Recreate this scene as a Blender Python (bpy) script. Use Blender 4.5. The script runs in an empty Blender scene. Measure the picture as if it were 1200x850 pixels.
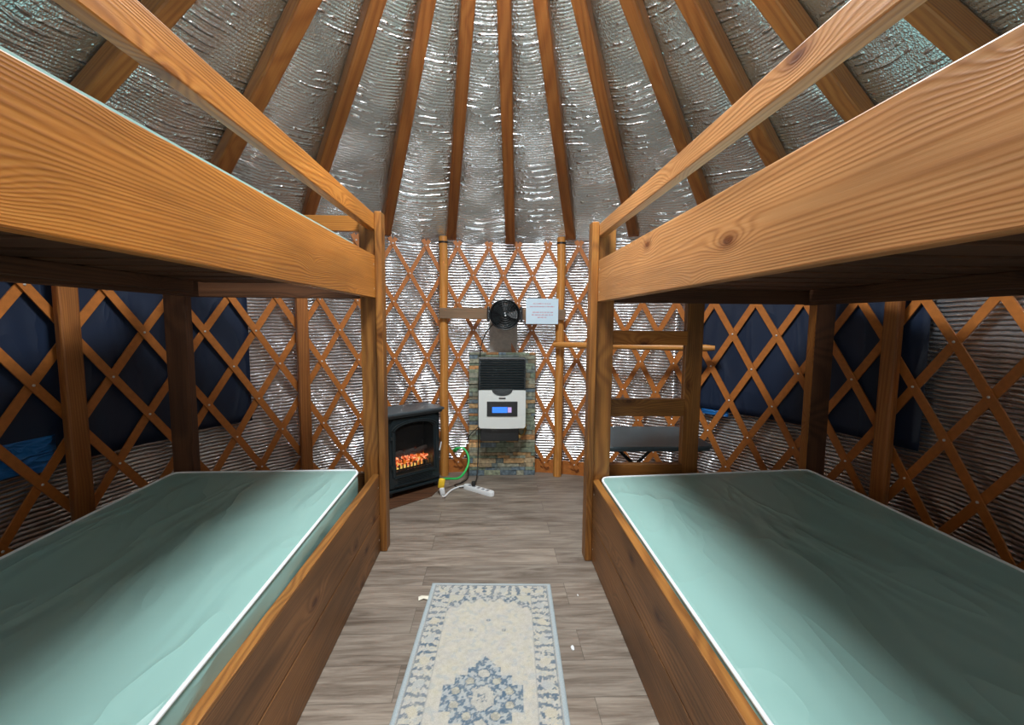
import bpy, bmesh, math, random
from mathutils import Vector, Matrix, noise
random.seed(7)
scene = bpy.context.scene
COL = scene.collection
PI = math.pi
CY, RW = 1.73, 2.22            # centre (on Y) and inner radius of the round room
V = Vector

# ---------------------------------------------------------------- node helpers
def new_mat(name):
    m = bpy.data.materials.new(name); m.use_nodes = True
    nt = m.node_tree; b = nt.nodes['Principled BSDF']
    return m, nt, b
def N(nt, typ, inputs=None, **props):
    n = nt.nodes.new(typ)
    for k, v in props.items(): setattr(n, k, v)
    for k, v in (inputs or {}).items():
        s = n.inputs[k]
        if isinstance(v, bpy.types.NodeSocket): nt.links.new(v, s)
        else: s.default_value = v
    return n
def math_n(nt, op, a, b=None, c=None, clamp=False):
    n = nt.nodes.new('ShaderNodeMath'); n.operation = op; n.use_clamp = clamp
    for i, v in enumerate((a, b, c)):
        if v is None: continue
        if isinstance(v, bpy.types.NodeSocket): nt.links.new(v, n.inputs[i])
        else: n.inputs[i].default_value = v
    return n.outputs[0]
def ramp(nt, fac, stops, interp='LINEAR'):
    n = nt.nodes.new('ShaderNodeValToRGB'); n.color_ramp.interpolation = interp
    e = n.color_ramp.elements
    while len(e) < len(stops): e.new(0.5)
    for el, (p, c) in zip(e, stops):
        el.position = p; el.color = (*c, 1) if len(c) == 3 else c
    nt.links.new(fac, n.inputs[0]); return n.outputs[0]
def mixc(nt, fac, a, b, blend='MIX'):
    n = nt.nodes.new('ShaderNodeMix'); n.data_type = 'RGBA'; n.blend_type = blend
    for s, v in ((n.inputs[0], fac), (n.inputs[6], a), (n.inputs[7], b)):
        if isinstance(v, bpy.types.NodeSocket): nt.links.new(v, s)
        else: s.default_value = v if isinstance(v, (int, float)) else ((*v, 1) if len(v) == 3 else v)
    return n.outputs[2]
def mapping(nt, vec, scale=(1,1,1), loc=(0,0,0)):
    return N(nt, 'ShaderNodeMapping', {'Vector': vec, 'Scale': scale, 'Location': loc}).outputs[0]
def bump(nt, b, height, strength=.3, dist=.01):
    n = N(nt, 'ShaderNodeBump', {'Height': height, 'Strength': strength, 'Distance': dist})
    nt.links.new(n.outputs[0], b.inputs['Normal']); return n
def plain(name, col, rough=.5, metal=0, spec=.5, grain=0, coat=0, emit=None, estr=1, alpha=None):
    m, nt, b = new_mat(name)
    b.inputs['Base Color'].default_value = (*col, 1); b.inputs['Roughness'].default_value = rough
    b.inputs['Metallic'].default_value = metal; b.inputs['Specular IOR Level'].default_value = spec
    b.inputs['Coat Weight'].default_value = coat
    if grain:
        tc = N(nt, 'ShaderNodeTexCoord').outputs['Object']
        nz = N(nt, 'ShaderNodeTexNoise', {'Vector': tc, 'Scale': 40., 'Detail': 4.}).outputs[0]
        c = mixc(nt, nz, tuple(x*(1-grain) for x in col), tuple(min(1, x*(1+grain)) for x in col))
        nt.links.new(c, b.inputs['Base Color'])
    if emit:
        b.inputs['Emission Color'].default_value = (*emit, 1); b.inputs['Emission Strength'].default_value = estr
    return m

def wood(name, dark, mid, light, rough=.45, rings=9., knots=1., spec=.4, wear=.25):
    """sawn timber: grain runs along each board's own local X"""
    m, nt, b = new_mat(name)
    tc = N(nt, 'ShaderNodeTexCoord').outputs['Object']
    rnd = N(nt, 'ShaderNodeObjectInfo').outputs['Random']
    off = N(nt, 'ShaderNodeCombineXYZ', {'X': math_n(nt, 'MULTIPLY', rnd, 37.), 'Y': math_n(nt, 'MULTIPLY', rnd, 11.), 'Z': math_n(nt, 'MULTIPLY', rnd, 5.)}).outputs[0]
    P = N(nt, 'ShaderNodeVectorMath', {0: tc, 1: off}, operation='ADD').outputs[0]
    n1 = N(nt, 'ShaderNodeTexNoise', {'Vector': mapping(nt, P, (.42, 2., 5.)), 'Scale': 1., 'Detail': 1.5}).outputs[0]
    # knots: sparse stretched cells
    sp = N(nt, 'ShaderNodeSeparateXYZ', {0: P})
    P2 = N(nt, 'ShaderNodeCombineXYZ', {'X': math_n(nt, 'MULTIPLY', sp.outputs[0], 2.1), 'Y': math_n(nt, 'MULTIPLY', sp.outputs[2], 4.4)}).outputs[0]
    vo = N(nt, 'ShaderNodeTexVoronoi', {'Vector': P2, 'Scale': 1., 'Randomness': 1.}, voronoi_dimensions='2D')
    kd = vo.outputs['Distance']
    kn = math_n(nt, 'SUBTRACT', 1., math_n(nt, 'MULTIPLY', kd, 3.0), clamp=True)      # soft swelling round the knot
    kn2 = math_n(nt, 'POWER', kn, 2.)
    field = math_n(nt, 'ADD', math_n(nt, 'MULTIPLY', n1, 8.5), math_n(nt, 'MULTIPLY', kn2, 1.5*knots))
    sep = N(nt, 'ShaderNodeSeparateXYZ', {0: P})
    field = math_n(nt, 'ADD', field, math_n(nt, 'MULTIPLY', math_n(nt, 'ADD', math_n(nt, 'MULTIPLY', sep.outputs[1], .35), sep.outputs[2]), 34.))
    s = math_n(nt, 'SINE', math_n(nt, 'MULTIPLY', field, rings*2))
    s = math_n(nt, 'MULTIPLY_ADD', s, .5, .5)
    s = math_n(nt, 'POWER', s, 1.6)
    fib = N(nt, 'ShaderNodeTexNoise', {'Vector': mapping(nt, P, (3., 130., 130.)), 'Scale': 1., 'Detail': 3.}).outputs[0]
    big = N(nt, 'ShaderNodeTexNoise', {'Vector': mapping(nt, P, (1.6, 6., 6.)), 'Scale': 1., 'Detail': 3.}).outputs[0]
    t = math_n(nt, 'ADD', math_n(nt, 'MULTIPLY', s, .30), math_n(nt, 'MULTIPLY', fib, .62))
    base = ramp(nt, t, [(.1, light), (.45, mid), (.95, dark)])
    worn = ramp(nt, big, [(.35, (1-wear,)*3), (.65, (1+0*wear,)*3)])
    base = mixc(nt, 1., base, worn, 'MULTIPLY')
    core = ramp(nt, kd, [(.03, (.30, .2, .16)), (.05, (.55, .45, .4)), (.13, (1, 1, 1))])
    sel = math_n(nt, 'GREATER_THAN', N(nt, 'ShaderNodeSeparateColor', {0: vo.outputs['Color']}).outputs[0], .45)
    base = mixc(nt, math_n(nt, 'MULTIPLY', sel, min(1., knots)), base, mixc(nt, 1., base, core, 'MULTIPLY'))
    nt.links.new(base, b.inputs['Base Color'])
    b.inputs['Roughness'].default_value = rough; b.inputs['Specular IOR Level'].default_value = spec
    bump(nt, b, t, .25, .004)
    return m

M = {}
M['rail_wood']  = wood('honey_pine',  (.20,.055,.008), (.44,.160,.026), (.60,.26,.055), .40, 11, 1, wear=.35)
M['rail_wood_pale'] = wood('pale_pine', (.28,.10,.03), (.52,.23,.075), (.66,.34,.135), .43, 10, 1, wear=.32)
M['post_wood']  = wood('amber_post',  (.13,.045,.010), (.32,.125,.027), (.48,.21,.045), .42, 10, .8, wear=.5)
M['box_wood']   = wood('brown_pine', (.10,.04,.012), (.235,.10,.032), (.34,.155,.052), .48, 7, 1, wear=.5)  # darker brown tone for the lower box boards
M['rafter_wood']= wood('rafter_fir',  (.2,.06,.015), (.36,.125,.03), (.46,.18,.045), .5, 6, .35, wear=.3)
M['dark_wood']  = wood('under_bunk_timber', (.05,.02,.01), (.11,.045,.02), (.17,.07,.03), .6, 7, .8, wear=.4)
M['grey_wood']  = wood('weathered_board', (.10,.06,.035), (.23,.14,.08), (.34,.22,.13), .6, 7, 1, wear=.3)
M['pole_wood']  = wood('peeled_pole', (.42,.15,.03), (.58,.24,.05), (.68,.33,.1), .4, 4, .25, wear=.12)
M['lattice_wood'] = plain('lattice_fir', (.44,.145,.028), .45, grain=.3)
M['rivet'] = plain('zinc_rivet', (.8,.78,.75), .35, .6)
M['black'] = plain('satin_black', (.012,.014,.016), .35)
M['black_metal'] = plain('black_enamel', (.012,.02,.024), .3, spec=.6)
M['white'] = plain('white_enamel', (.78,.82,.80), .35)
M['white_plastic'] = plain('white_plastic', (.75,.77,.78), .4)
M['brass'] = plain('brass_fitting', (.62,.42,.16), .3, 1)
M['green'] = plain('green_cable_jacket', (.03,.55,.12), .4)
M['yellow'] = plain('yellow_plug', (.85,.55,.03), .45)
M['cord_black'] = plain('cord_black', (.015,.015,.015), .5)
M['table_plastic'] = plain('blue_grey_plastic', (.055,.085,.10), .4, grain=.15)
M['navy'] = None
M['paper'] = plain('paper_notice', (.62,.78,.9), .6)
M['red_ink'] = plain('red_ink', (.6,.12,.16), .7)
M['cream_cloth'] = plain('cream_label', (.75,.7,.58), .8)
M['piping_white'] = plain('white_piping', (.80,.84,.86), .45)
M['lcd'] = plain('blue_lcd', (.02,.1,.5), .3, emit=(.03,.20,.85), estr=.9)
M['lcd_pink'] = plain('lcd_symbols', (.4,.3,.5), .3, emit=(.5,.35,.8), estr=.5)

# foil insulation
def foil(name, base, rough, ridge, ridge_str, crinkle, polar, contrast=1.):
    m, nt, b = new_mat(name)
    tc = N(nt, 'ShaderNodeTexCoord').outputs['Object']
    sep = N(nt, 'ShaderNodeSeparateXYZ', {0: tc})
    if polar:
        dy = math_n(nt, 'SUBTRACT', sep.outputs[1], CY)
        rho = math_n(nt, 'SQRT', math_n(nt, 'ADD', math_n(nt, 'MULTIPLY', sep.outputs[0], sep.outputs[0]), math_n(nt, 'MULTIPLY', dy, dy)))
        ax = math_n(nt, 'MULTIPLY', rho, 1.22)
    else: ax = sep.outputs[2]
    warp = N(nt, 'ShaderNodeTexNoise', {'Vector': tc, 'Scale': 2.6, 'Detail': 2.}).outputs[0]
    warp2 = N(nt, 'ShaderNodeTexNoise', {'Vector': tc, 'Scale': 14., 'Detail': 2.}).outputs[0]
    a = math_n(nt, 'ADD', ax, math_n(nt, 'MULTIPLY', warp, .05 if polar else .03))
    a = math_n(nt, 'ADD', a, math_n(nt, 'MULTIPLY', warp2, .010))
    w = math_n(nt, 'MULTIPLY_ADD', math_n(nt, 'SINE', math_n(nt, 'MULTIPLY', a, 2*PI/ridge)), .5, .5)
    w = math_n(nt, 'POWER', w, .6)
    patch = N(nt, 'ShaderNodeTexNoise', {'Vector': mapping(nt, tc, (1, 1, 1), (3, 1, 7)), 'Scale': 3.5, 'Detail': 3.}).outputs[0]
    patch = ramp(nt, patch, [(.38, (.25,)*3), (.62, (1,)*3)])
    w = math_n(nt, 'MULTIPLY', w, patch if polar else math_n(nt, 'MULTIPLY_ADD', patch, .4, .6))
    cr = N(nt, 'ShaderNodeTexVoronoi', {'Vector': tc, 'Scale': 55.}, feature='SMOOTH_F1').outputs['Distance']
    cr2 = N(nt, 'ShaderNodeTexNoise', {'Vector': tc, 'Scale': 11., 'Detail': 3., 'Roughness': .6}).outputs[0]
    hgt = math_n(nt, 'ADD', math_n(nt, 'MULTIPLY', w, ridge_str), math_n(nt, 'ADD', math_n(nt, 'MULTIPLY', cr, crinkle), math_n(nt, 'MULTIPLY', cr2, crinkle*(1.6 if polar else .7))))
    if polar:      # sparse sharp creases pressed into the sheet
        w3 = math_n(nt, 'MULTIPLY_ADD', math_n(nt, 'SINE', math_n(nt, 'MULTIPLY', a, 2*PI/.047)), .5, .5)
        w3 = math_n(nt, 'POWER', w3, 7.)
        mk = N(nt, 'ShaderNodeTexNoise', {'Vector': tc, 'Scale': 5.5, 'Detail': 3., 'Roughness': .7}).outputs[0]
        mk = ramp(nt, mk, [(.5, (0,)*3), (.6, (1,)*3)])
        hgt = math_n(nt, 'ADD', hgt, math_n(nt, 'MULTIPLY', math_n(nt, 'MULTIPLY', w3, mk), 1.6))
        fine = N(nt, 'ShaderNodeTexVoronoi', {'Vector': tc, 'Scale': 120.}).outputs['Distance']
        hgt = math_n(nt, 'ADD', hgt, math_n(nt, 'MULTIPLY', fine, .25))
    b.inputs['Metallic'].default_value = .9
    c = mixc(nt, patch, tuple(x*.8 for x in base), base)
    nt.links.new(c, b.inputs['Base Color'])
    b.inputs['Roughness'].default_value = rough
    bump(nt, b, hgt, .9, .006 if polar else .0085)
    return m
M['wall_foil'] = foil('bubble_foil_wall', (.93,.94,.98), .19, .0235, 1.3, .07, False)
M['roof_foil'] = foil('bubble_foil_roof', (.84,.92,.94), .25, .0185, .5, .22, True)

def fabric(name, col, col2, rough, scale, strength, stretch=(1,1,1), sheen=0, spec=.5):
    m, nt, b = new_mat(name)
    tc = N(nt, 'ShaderNodeTexCoord').outputs['Object']
    n = N(nt, 'ShaderNodeTexNoise', {'Vector': mapping(nt, tc, stretch), 'Scale': scale, 'Detail': 2., 'Roughness': .45, 'Distortion': .6}).outputs[0]
    ridge = math_n(nt, 'ABSOLUTE', math_n(nt, 'SUBTRACT', n, .5))
    ridge = math_n(nt, 'POWER', math_n(nt, 'SUBTRACT', 1., math_n(nt, 'MULTIPLY', ridge, 3.), clamp=True), 3.)
    c = mixc(nt, n, col, col2); nt.links.new(c, b.inputs['Base Color'])
    b.inputs['Roughness'].default_value = rough; b.inputs['Specular IOR Level'].default_value = spec
    bump(nt, b, math_n(nt, 'ADD', math_n(nt, 'MULTIPLY', ridge, .5), n), strength, .02)
    return m
M['vinyl'] = fabric('sea_green_vinyl', (.235,.405,.37), (.27,.45,.415), .30, 3.0, .6, (1.5, .5, 1))
M['navy'] = fabric('navy_cover_cloth', (.005,.013,.034), (.010,.022,.055), .5, 5, .5, (1, 1, .3))
M['blue_sheet'] = fabric('blue_plastic_sheet', (.01,.1,.34), (.02,.2,.55), .3, 8, 1., (1, 1, 3))

def floor_mat():
    m, nt, b = new_mat('grey_oak_vinyl_plank')
    tc = N(nt, 'ShaderNodeTexCoord').outputs['Object']
    br = N(nt, 'ShaderNodeTexBrick', {'Vector': mapping(nt, tc, (1, 1, 1), (.35, .055, 0)), 'Scale': 1., 'Color1': (0, 0, 0, 1), 'Color2': (1, 1, 1, 1), 'Mortar': (.5, .5, .5, 1),
          'Mortar Size': .0012, 'Mortar Smooth': .1, 'Brick Width': 1.15, 'Row Height': .178, 'Bias': 0.}, offset=.37, offset_frequency=2)
    off = N(nt, 'ShaderNodeVectorMath', {0: tc, 1: N(nt, 'ShaderNodeVectorMath', {0: br.outputs[0], 1: (9, 4, 0)}, operation='MULTIPLY').outputs[0]}, operation='ADD').outputs[0]
    g1 = N(nt, 'ShaderNodeTexNoise', {'Vector': mapping(nt, off, (1.5, 12, 1)), 'Scale': 1.6, 'Detail': 5., 'Roughness': .62, 'Distortion': .7}).outputs[0]
    g2 = N(nt, 'ShaderNodeTexNoise', {'Vector': mapping(nt, off, (5, 90, 1)), 'Scale': 1.4, 'Detail': 3.}).outputs[0]
    t = math_n(nt, 'ADD', math_n(nt, 'MULTIPLY', g1, .75), math_n(nt, 'MULTIPLY', g2, .25))
    c = ramp(nt, t, [(.3, (.085,.062,.045)), (.46, (.19,.155,.125)), (.56, (.265,.225,.185)), (.72, (.36,.315,.265))])
    tint = ramp(nt, br.outputs[0], [(0, (.86,.85,.84)), (1, (1.08,1.05,1.02))])
    c = mixc(nt, 1., c, tint, 'MULTIPLY')
    c = mixc(nt, math_n(nt, 'MULTIPLY', br.outputs[1], .7), c, (.05,.042,.036))
    nt.links.new(c, b.inputs['Base Color']); b.inputs['Roughness'].default_value = .42
    bump(nt, b, math_n(nt, 'SUBTRACT', g2, br.outputs[1]), .15, .003)
    return m
M['floor'] = floor_mat()

def attr_mat(name, attr, rough=.8, grain=.15, gs=200., bumpk=.3):
    m, nt, b = new_mat(name)
    a = N(nt, 'ShaderNodeAttribute', attribute_name=attr)
    tc = N(nt, 'ShaderNodeTexCoord').outputs['Object']
    nz = N(nt, 'ShaderNodeTexNoise', {'Vector': tc, 'Scale': gs, 'Detail': 3.}).outputs[0]
    g = ramp(nt, nz, [(.3, (1-grain,)*3), (.7, (1+grain,)*3)])
    nt.links.new(mixc(nt, 1., a.outputs['Color'], g, 'MULTIPLY'), b.inputs['Base Color'])
    b.inputs['Roughness'].default_value = rough
    bump(nt, b, nz, bumpk, .004); return m
M['rug'] = attr_mat('woven_rug', 'tint', .95, .12, 260, .5)
M['stone'] = attr_mat('slate_ledger_stone', 'tint', .75, .45, 38, .8)

def ember_mat():
    m, nt, b = new_mat('flame_screen')
    tc = N(nt, 'ShaderNodeTexCoord').outputs['Object']
    sep = N(nt, 'ShaderNodeSeparateXYZ', {0: tc})
    n = N(nt, 'ShaderNodeTexNoise', {'Vector': mapping(nt, tc, (16, 1, 9)), 'Scale': 1., 'Detail': 4., 'Distortion': 1.2}).outputs[0]
    h = math_n(nt, 'SUBTRACT', 1.12, math_n(nt, 'MULTIPLY', sep.outputs[2], 4.6))
    f = math_n(nt, 'MULTIPLY', n, h)
    c = ramp(nt, f, [(.30, (0, 0, 0)), (.42, (.12,.015,0)), (.52, (.8,.16,.01)), (.68, (1,.62,.15))])
    nt.links.new(c, b.inputs['Emission Color']); b.inputs['Emission Strength'].default_value = 1.1
    b.inputs['Base Color'].default_value = (.01,.01,.01,1); return m
def glow_mat():
    m, nt, b = new_mat('glowing_ember')
    tc = N(nt, 'ShaderNodeTexCoord').outputs['Object']
    n = N(nt, 'ShaderNodeTexNoise', {'Vector': tc, 'Scale': 45., 'Detail': 3.}).outputs[0]
    c = ramp(nt, n, [(.38, (.05,.01,.0)), (.5, (.8,.09,.01)), (.68, (1,.5,.25))])
    nt.links.new(c, b.inputs['Emission Color']); b.inputs['Emission Strength'].default_value = 1.5
    b.inputs['Base Color'].default_value = (.04,.03,.03,1); return m
M['flame'] = ember_mat(); M['ember'] = glow_mat()
M['log'] = plain('fireplace_log', (.09,.06,.05), .8, grain=.5)
def glass_mat():
    m, nt, b = new_mat('stove_glass')
    b.inputs['Roughness'].default_value = .05; b.inputs['Base Color'].default_value = (.02,.02,.02,1)
    b.inputs['Alpha'].default_value = .22; return m
M['glass'] = glass_mat()

# ---------------------------------------------------------------- object helpers
def tag(o, label=None, cat=None, group=None, kind=None):
    if label: o['label'] = label
    if cat: o['category'] = cat
    if group: o['group'] = group
    if kind: o['kind'] = kind
    return o
def thing(name, label, cat, loc=(0,0,0), rz=0, group=None):
    o = bpy.data.objects.new(name, None); COL.objects.link(o)
    o.empty_display_size = .05
    o.matrix_basis = Matrix.Translation(V(loc)) @ Matrix.Rotation(rz, 4, 'Z')
    return tag(o, label, cat, group)
def world_of(o):
    return o.matrix_basis if o.parent is None else world_of(o.parent) @ o.matrix_basis
def link_bm(name, bm, mat, parent=None, mw=None, smooth=False, local=False):
    """mw = world matrix of the mesh (or local to its parent when local)"""
    bmesh.ops.recalc_face_normals(bm, faces=bm.faces)
    me = bpy.data.meshes.new(name); bm.to_mesh(me); bm.free()
    for mm in (mat if isinstance(mat, (list, tuple)) else [mat]): me.materials.append(mm)
    if smooth:
        for p in me.polygons: p.use_smooth = True
        if smooth != 'all':
            try: me.set_sharp_from_angle(angle=math.radians(38))
            except Exception: pass
    o = bpy.data.objects.new(name, me); COL.objects.link(o)
    o.parent = parent
    mw = mw or Matrix.Identity(4)
    if parent is not None and not local: mw = world_of(parent).inverted() @ mw
    o.matrix_basis = mw
    return o
def box_bm(bm, c, s, rot=None, bev=0, mi=0):
    r = bmesh.ops.create_cube(bm, size=1)
    vs = r['verts']
    for v in vs: v.co = V((v.co.x*s[0], v.co.y*s[1], v.co.z*s[2]))
    fs = set(f for v in vs for f in v.link_faces)
    if bev:
        es = list(set(e for v in vs for e in v.link_edges))
        rr = bmesh.ops.bevel(bm, geom=es, offset=bev, segments=2, profile=.5, affect='EDGES')
        vs = list(set(v for f in rr['faces'] for v in f.verts) | set(v for v in vs if v.is_valid))
        fs = set(f for v in vs for f in v.link_faces)
    for f in fs: f.material_index = mi
    mt = Matrix.Translation(V(c)) @ (rot.to_4x4() if rot is not None else Matrix.Identity(4))
    for v in vs: v.co = mt @ v.co
    return vs
def frame_from(xa, up):
    x = V(xa).normalized(); z = (V(up) - V(up).dot(x)*x).normalized(); y = z.cross(x)
    m = Matrix((x, y, z)).transposed(); return m
def board(name, a, b, w, t, mat, parent=None, up=(0,0,1), bev=.003, wob=0):
    """timber from a to b (world, centre line); w across 'up', t the other way"""
    a, b = V(a), V(b); L = (b-a).length
    bm = bmesh.new(); box_bm(bm, (0,0,0), (L, t, w), bev=bev)
    mw = Matrix.Translation((a+b)/2) @ frame_from(b-a, up).to_4x4()
    return link_bm(name, bm, mat, parent, mw)
def tube_bm(bm, pts, r, seg=10, cap=True, mi=0, closed=False):
    pts = [V(p) for p in pts]; n = len(pts); rs = r if isinstance(r, (list, tuple)) else [r]*n
    rings = []; up = None
    for i, p in enumerate(pts):
        if closed: d = pts[(i+1) % n] - pts[i-1]
        else: d = pts[min(i+1, n-1)] - pts[max(i-1, 0)]
        d.normalize()
        if up is None: up = V((0,0,1)) if abs(d.z) < .9 else V((1,0,0))
        s = d.cross(up).normalized(); up = s.cross(d).normalized()
        rings.append([bm.verts.new(p + (s*math.cos(2*PI*k/seg) + up*math.sin(2*PI*k/seg))*rs[i]) for k in range(seg)])
    rng = range(n) if closed else range(n-1)
    for i in rng:
        A, B = rings[i], rings[(i+1) % n]
        for k in range(seg):
            f = bm.faces.new((A[k], A[(k+1) % seg], B[(k+1) % seg], B[k])); f.material_index = mi
    if cap and not closed:
        for R in (rings[0], rings[-1]):
            try: bm.faces.new(R).material_index = mi
            except ValueError: pass
def tube(name, pts, r, mat, parent=None, seg=10, closed=False):
    bm = bmesh.new(); tube_bm(bm, pts, r, seg, closed=closed)
    return link_bm(name, bm, mat, parent, None, smooth=True)
def catmull(pts, k=8):
    pts = [V(p) for p in pts]; out = []
    for i in range(len(pts)-1):
        p0, p1, p2, p3 = pts[max(i-1,0)], pts[i], pts[i+1], pts[min(i+2, len(pts)-1)]
        for j in range(k):
            t = j/k
            out.append(.5*((2*p1)+(p2-p0)*t+(2*p0-5*p1+4*p2-p3)*t*t+(3*p1-p0-3*p2+p3)*t**3))
    out.append(pts[-1]); return out
def lathe_bm(bm, prof, seg=32, axis='Y', mi=0, cap=True):
    """profile of (r, h) around an axis"""
    rings = []
    for r, h in prof:
        ring = []
        for k in range(seg):
            a = 2*PI*k/seg; x, z = r*math.cos(a), r*math.sin(a)
            ring.append(bm.verts.new((x, h, z) if axis == 'Y' else (x, z, h)))
        rings.append(ring)
    for A, B in zip(rings, rings[1:]):
        for k in range(seg):
            f = bm.faces.new((A[k], A[(k+1) % seg], B[(k+1) % seg], B[k])); f.material_index = mi
    for R in ((rings[0], rings[-1]) if cap else ()):
        try: bm.faces.new(R).material_index = mi
        except ValueError: pass
def prism_bm(bm, poly, y0, y1, mi=0):
    """outline in XZ extruded along Y"""
    A = [bm.verts.new((x, y0, z)) for x, z in poly]; B = [bm.verts.new((x, y1, z)) for x, z in poly]
    n = len(poly)
    for k in range(n): bm.faces.new((A[k], A[(k+1) % n], B[(k+1) % n], B[k])).material_index = mi
    bm.faces.new(A).material_index = mi; bm.faces.new(B[::-1]).material_index = mi
def pol(deg, r, z=0):
    a = math.radians(deg); return V((r*math.sin(a), CY + r*math.cos(a), z))

# ---------------------------------------------------------------- the setting
bm = bmesh.new()
lathe_bm(bm, [(2.34, -.06), (2.34, 0)], 96, 'Z')
fl = link_bm('floor', bm, M['floor'], None, Matrix.Translation((0, CY, 0))); tag(fl, kind='structure')

def wall_arc(name, a0, a1, step=1.0):
    bm = bmesh.new(); n = max(2, int(round((a1-a0)/step)))
    zs = [0 + 2.12*i/30 for i in range(31)]
    def shell(r, rough):
        g = []
        for i in range(n+1):
            a = a0 + (a1-a0)*i/n; colv = []
            for z in zs:
                d = 0
                if rough: d = .010*noise.noise(V((a*.09, z*1.7, 3))) + .005*noise.noise(V((a*.4, z*5, 9)))
                colv.append(bm.verts.new(pol(a, r + d, z)))
            g.append(colv)
        for i in range(n):
            for j in range(len(zs)-1):
                bm.faces.new((g[i][j], g[i+1][j], g[i+1][j+1], g[i][j+1]))
        return g
    g = shell(2.272, True); h = shell(2.30, False)
    for i in range(n):
        bm.faces.new((g[i][-1], g[i+1][-1], h[i+1][-1], h[i][-1])); bm.faces.new((g[i][0], h[i][0], h[i+1][0], g[i+1][0]))
    for e in (0, n):
        for j in range(len(zs)-1): bm.faces.new((g[e][j], g[e][j+1], h[e][j+1], h[e][j]))
    o = link_bm(name, bm, M['wall_foil'], None, None, smooth='all'); tag(o, kind='structure')
    return o
wall_arc('wall_back', -40, 40); wall_arc('wall_left', -140, -40); wall_arc('wall_right', 40, 140)
wall_arc('wall_front', 140, 220)

RAFT = [-118, -96, -75.7, -54.9, -38.2, -22.8, -9.0, 4.0, 17.2, 30.5, 45.6, 60.3, 75.0, 90.6, 105, 120]
def ceiling():
    bm = bmesh.new(); n = 480; rhos = [.46 + (2.285-.46)*i/46 for i in range(47)]
    allr = RAFT + [136, 152, 168, 184, 200, 216, 230]
    allr = sorted(a if a < 180 else a-360 for a in allr); g = []
    for i in range(n):
        a = -180 + 360*i/n
        lo = max([r for r in allr if r <= a] or [allr[-1]-360]); hi = min([r for r in allr if r > a] or [allr[0]+360])
        t = (a-lo)/(hi-lo); row = []
        for rho in rhos:
            z = 3.6 - .698*rho
            lift = .085*min(1, max(0, (2.24-rho)/.35)) + .012
            gore = math.sin(PI*t)**1.0
            span = math.radians(hi-lo)*rho
            amp = (.10 + .05*noise.noise(V((lo*.37, 2.2, 5))))*span*.9
            sag = gore*amp*(.55+.5*noise.noise(V((lo*.13, rho*1.1, 1))))
            pp = pol(a, rho); wr = .014*noise.noise(V((pp.x*3.2, pp.y*3.2, 4))) + .006*noise.noise(V((pp.x*9, pp.y*9, 8)))
            row.append(bm.verts.new(pol(a, rho, z + lift - min(sag, .075) + wr*gore)))
        g.append(row)
    for i in range(n):
        for j in range(len(rhos)-1):
            bm.faces.new((g[i][j], g[(i+1) % n][j], g[(i+1) % n][j+1], g[i][j+1]))
    o = link_bm('ceiling', bm, M['roof_foil'], None, None, smooth='all'); tag(o, kind='structure')
ceiling()
bm = bmesh.new()   # wooden crown ring round the skylight
lathe_bm(bm, [(.40, 3.22), (.50, 3.22), (.50, 3.36), (.40, 3.36), (.40, 3.22)], 64, 'Z', cap=False)
o = link_bm('trim_1', bm, M['rafter_wood'], None, Matrix.Translation((0, CY, 0))); tag(o, kind='structure')

# base board round the foot of the wall
def baseboard(name, a0, a1):
    bm = bmesh.new(); n = int((a1-a0)/1.5); R = []
    for i in range(n+1):
        a = a0+(a1-a0)*i/n
        R.append([bm.verts.new(pol(a, r, z)) for r, z in ((2.232, 0), (2.232, .118), (2.25, .118), (2.25, 0))])
    for A, B in zip(R, R[1:]):
        for k in range(4): bm.faces.new((A[k], A[(k+1) % 4], B[(k+1) % 4], B[k]))
    bm.faces.new(R[0]); bm.faces.new(R[-1])
    tag(link_bm(name, bm, M['lattice_wood']), kind='structure')
baseboard('baseboard_back', -130, 130)

# rafters
RL = {
 -75.7: 'broad brown roof rafter nearest the top left corner, crossing behind the left guard rail',
 -54.9: 'brown roof rafter crossing behind the middle of the left guard rail',
 -38.2: 'brown roof rafter reaching down behind the far end of the left guard rail',
 -22.8: 'brown roof rafter landing just beside the left bunk post top',
 -9.0: 'brown roof rafter ending on the round wall pole above the electric stove',
 4.0: 'roof rafter with a free pointed end just above the black fan',
 17.2: 'brown roof rafter ending on the wall pole right of the paper notice',
 30.5: 'brown roof rafter that lands just behind the right bunk post top',
 45.6: 'knotty brown roof rafter, second to the right of the right bunk post',
 60.3: 'brown roof rafter crossing behind the middle of the right guard rail',
 75.0: 'brown roof rafter meeting the right guard rail near the top of the photo',
 90.6: 'wide brown roof rafter nearest the top right corner',
 -96: 'roof rafter over the near end of the left bunk', 105: 'roof rafter over the near end of the right bunk',
}
for a in RAFT:
    if a not in RL: continue
    r1 = 2.235 if a != 4.0 else 2.20
    p0 = pol(a, r1, 3.6-.698*r1+.045-(.075 if a == 4.0 else .022)); p1 = pol(a, .47, 3.6-.698*.47+.045)
    t = thing('roof_rafter', RL[a], 'rafter', p0, group='roof rafters fanning up to the crown ring')
    wd = .078 if abs(a) < 50 else .092
    board('timber', p0, p1, .09, wd, M['rafter_wood'], t, up=(0,0,1), bev=.012)
    # a metal hanger at the foot
    bm = bmesh.new(); box_bm(bm, (0, 0, 0), (.05, wd+.006, .03), bev=.002)
    mw = Matrix.Translation(p0 + (p1-p0).normalized()*.03 - V((0,0,.03))) @ frame_from(p1-p0, (0,0,1)).to_4x4()
    link_bm('foot_bracket', bm, M['rafter_wood'], t, mw)

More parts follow.
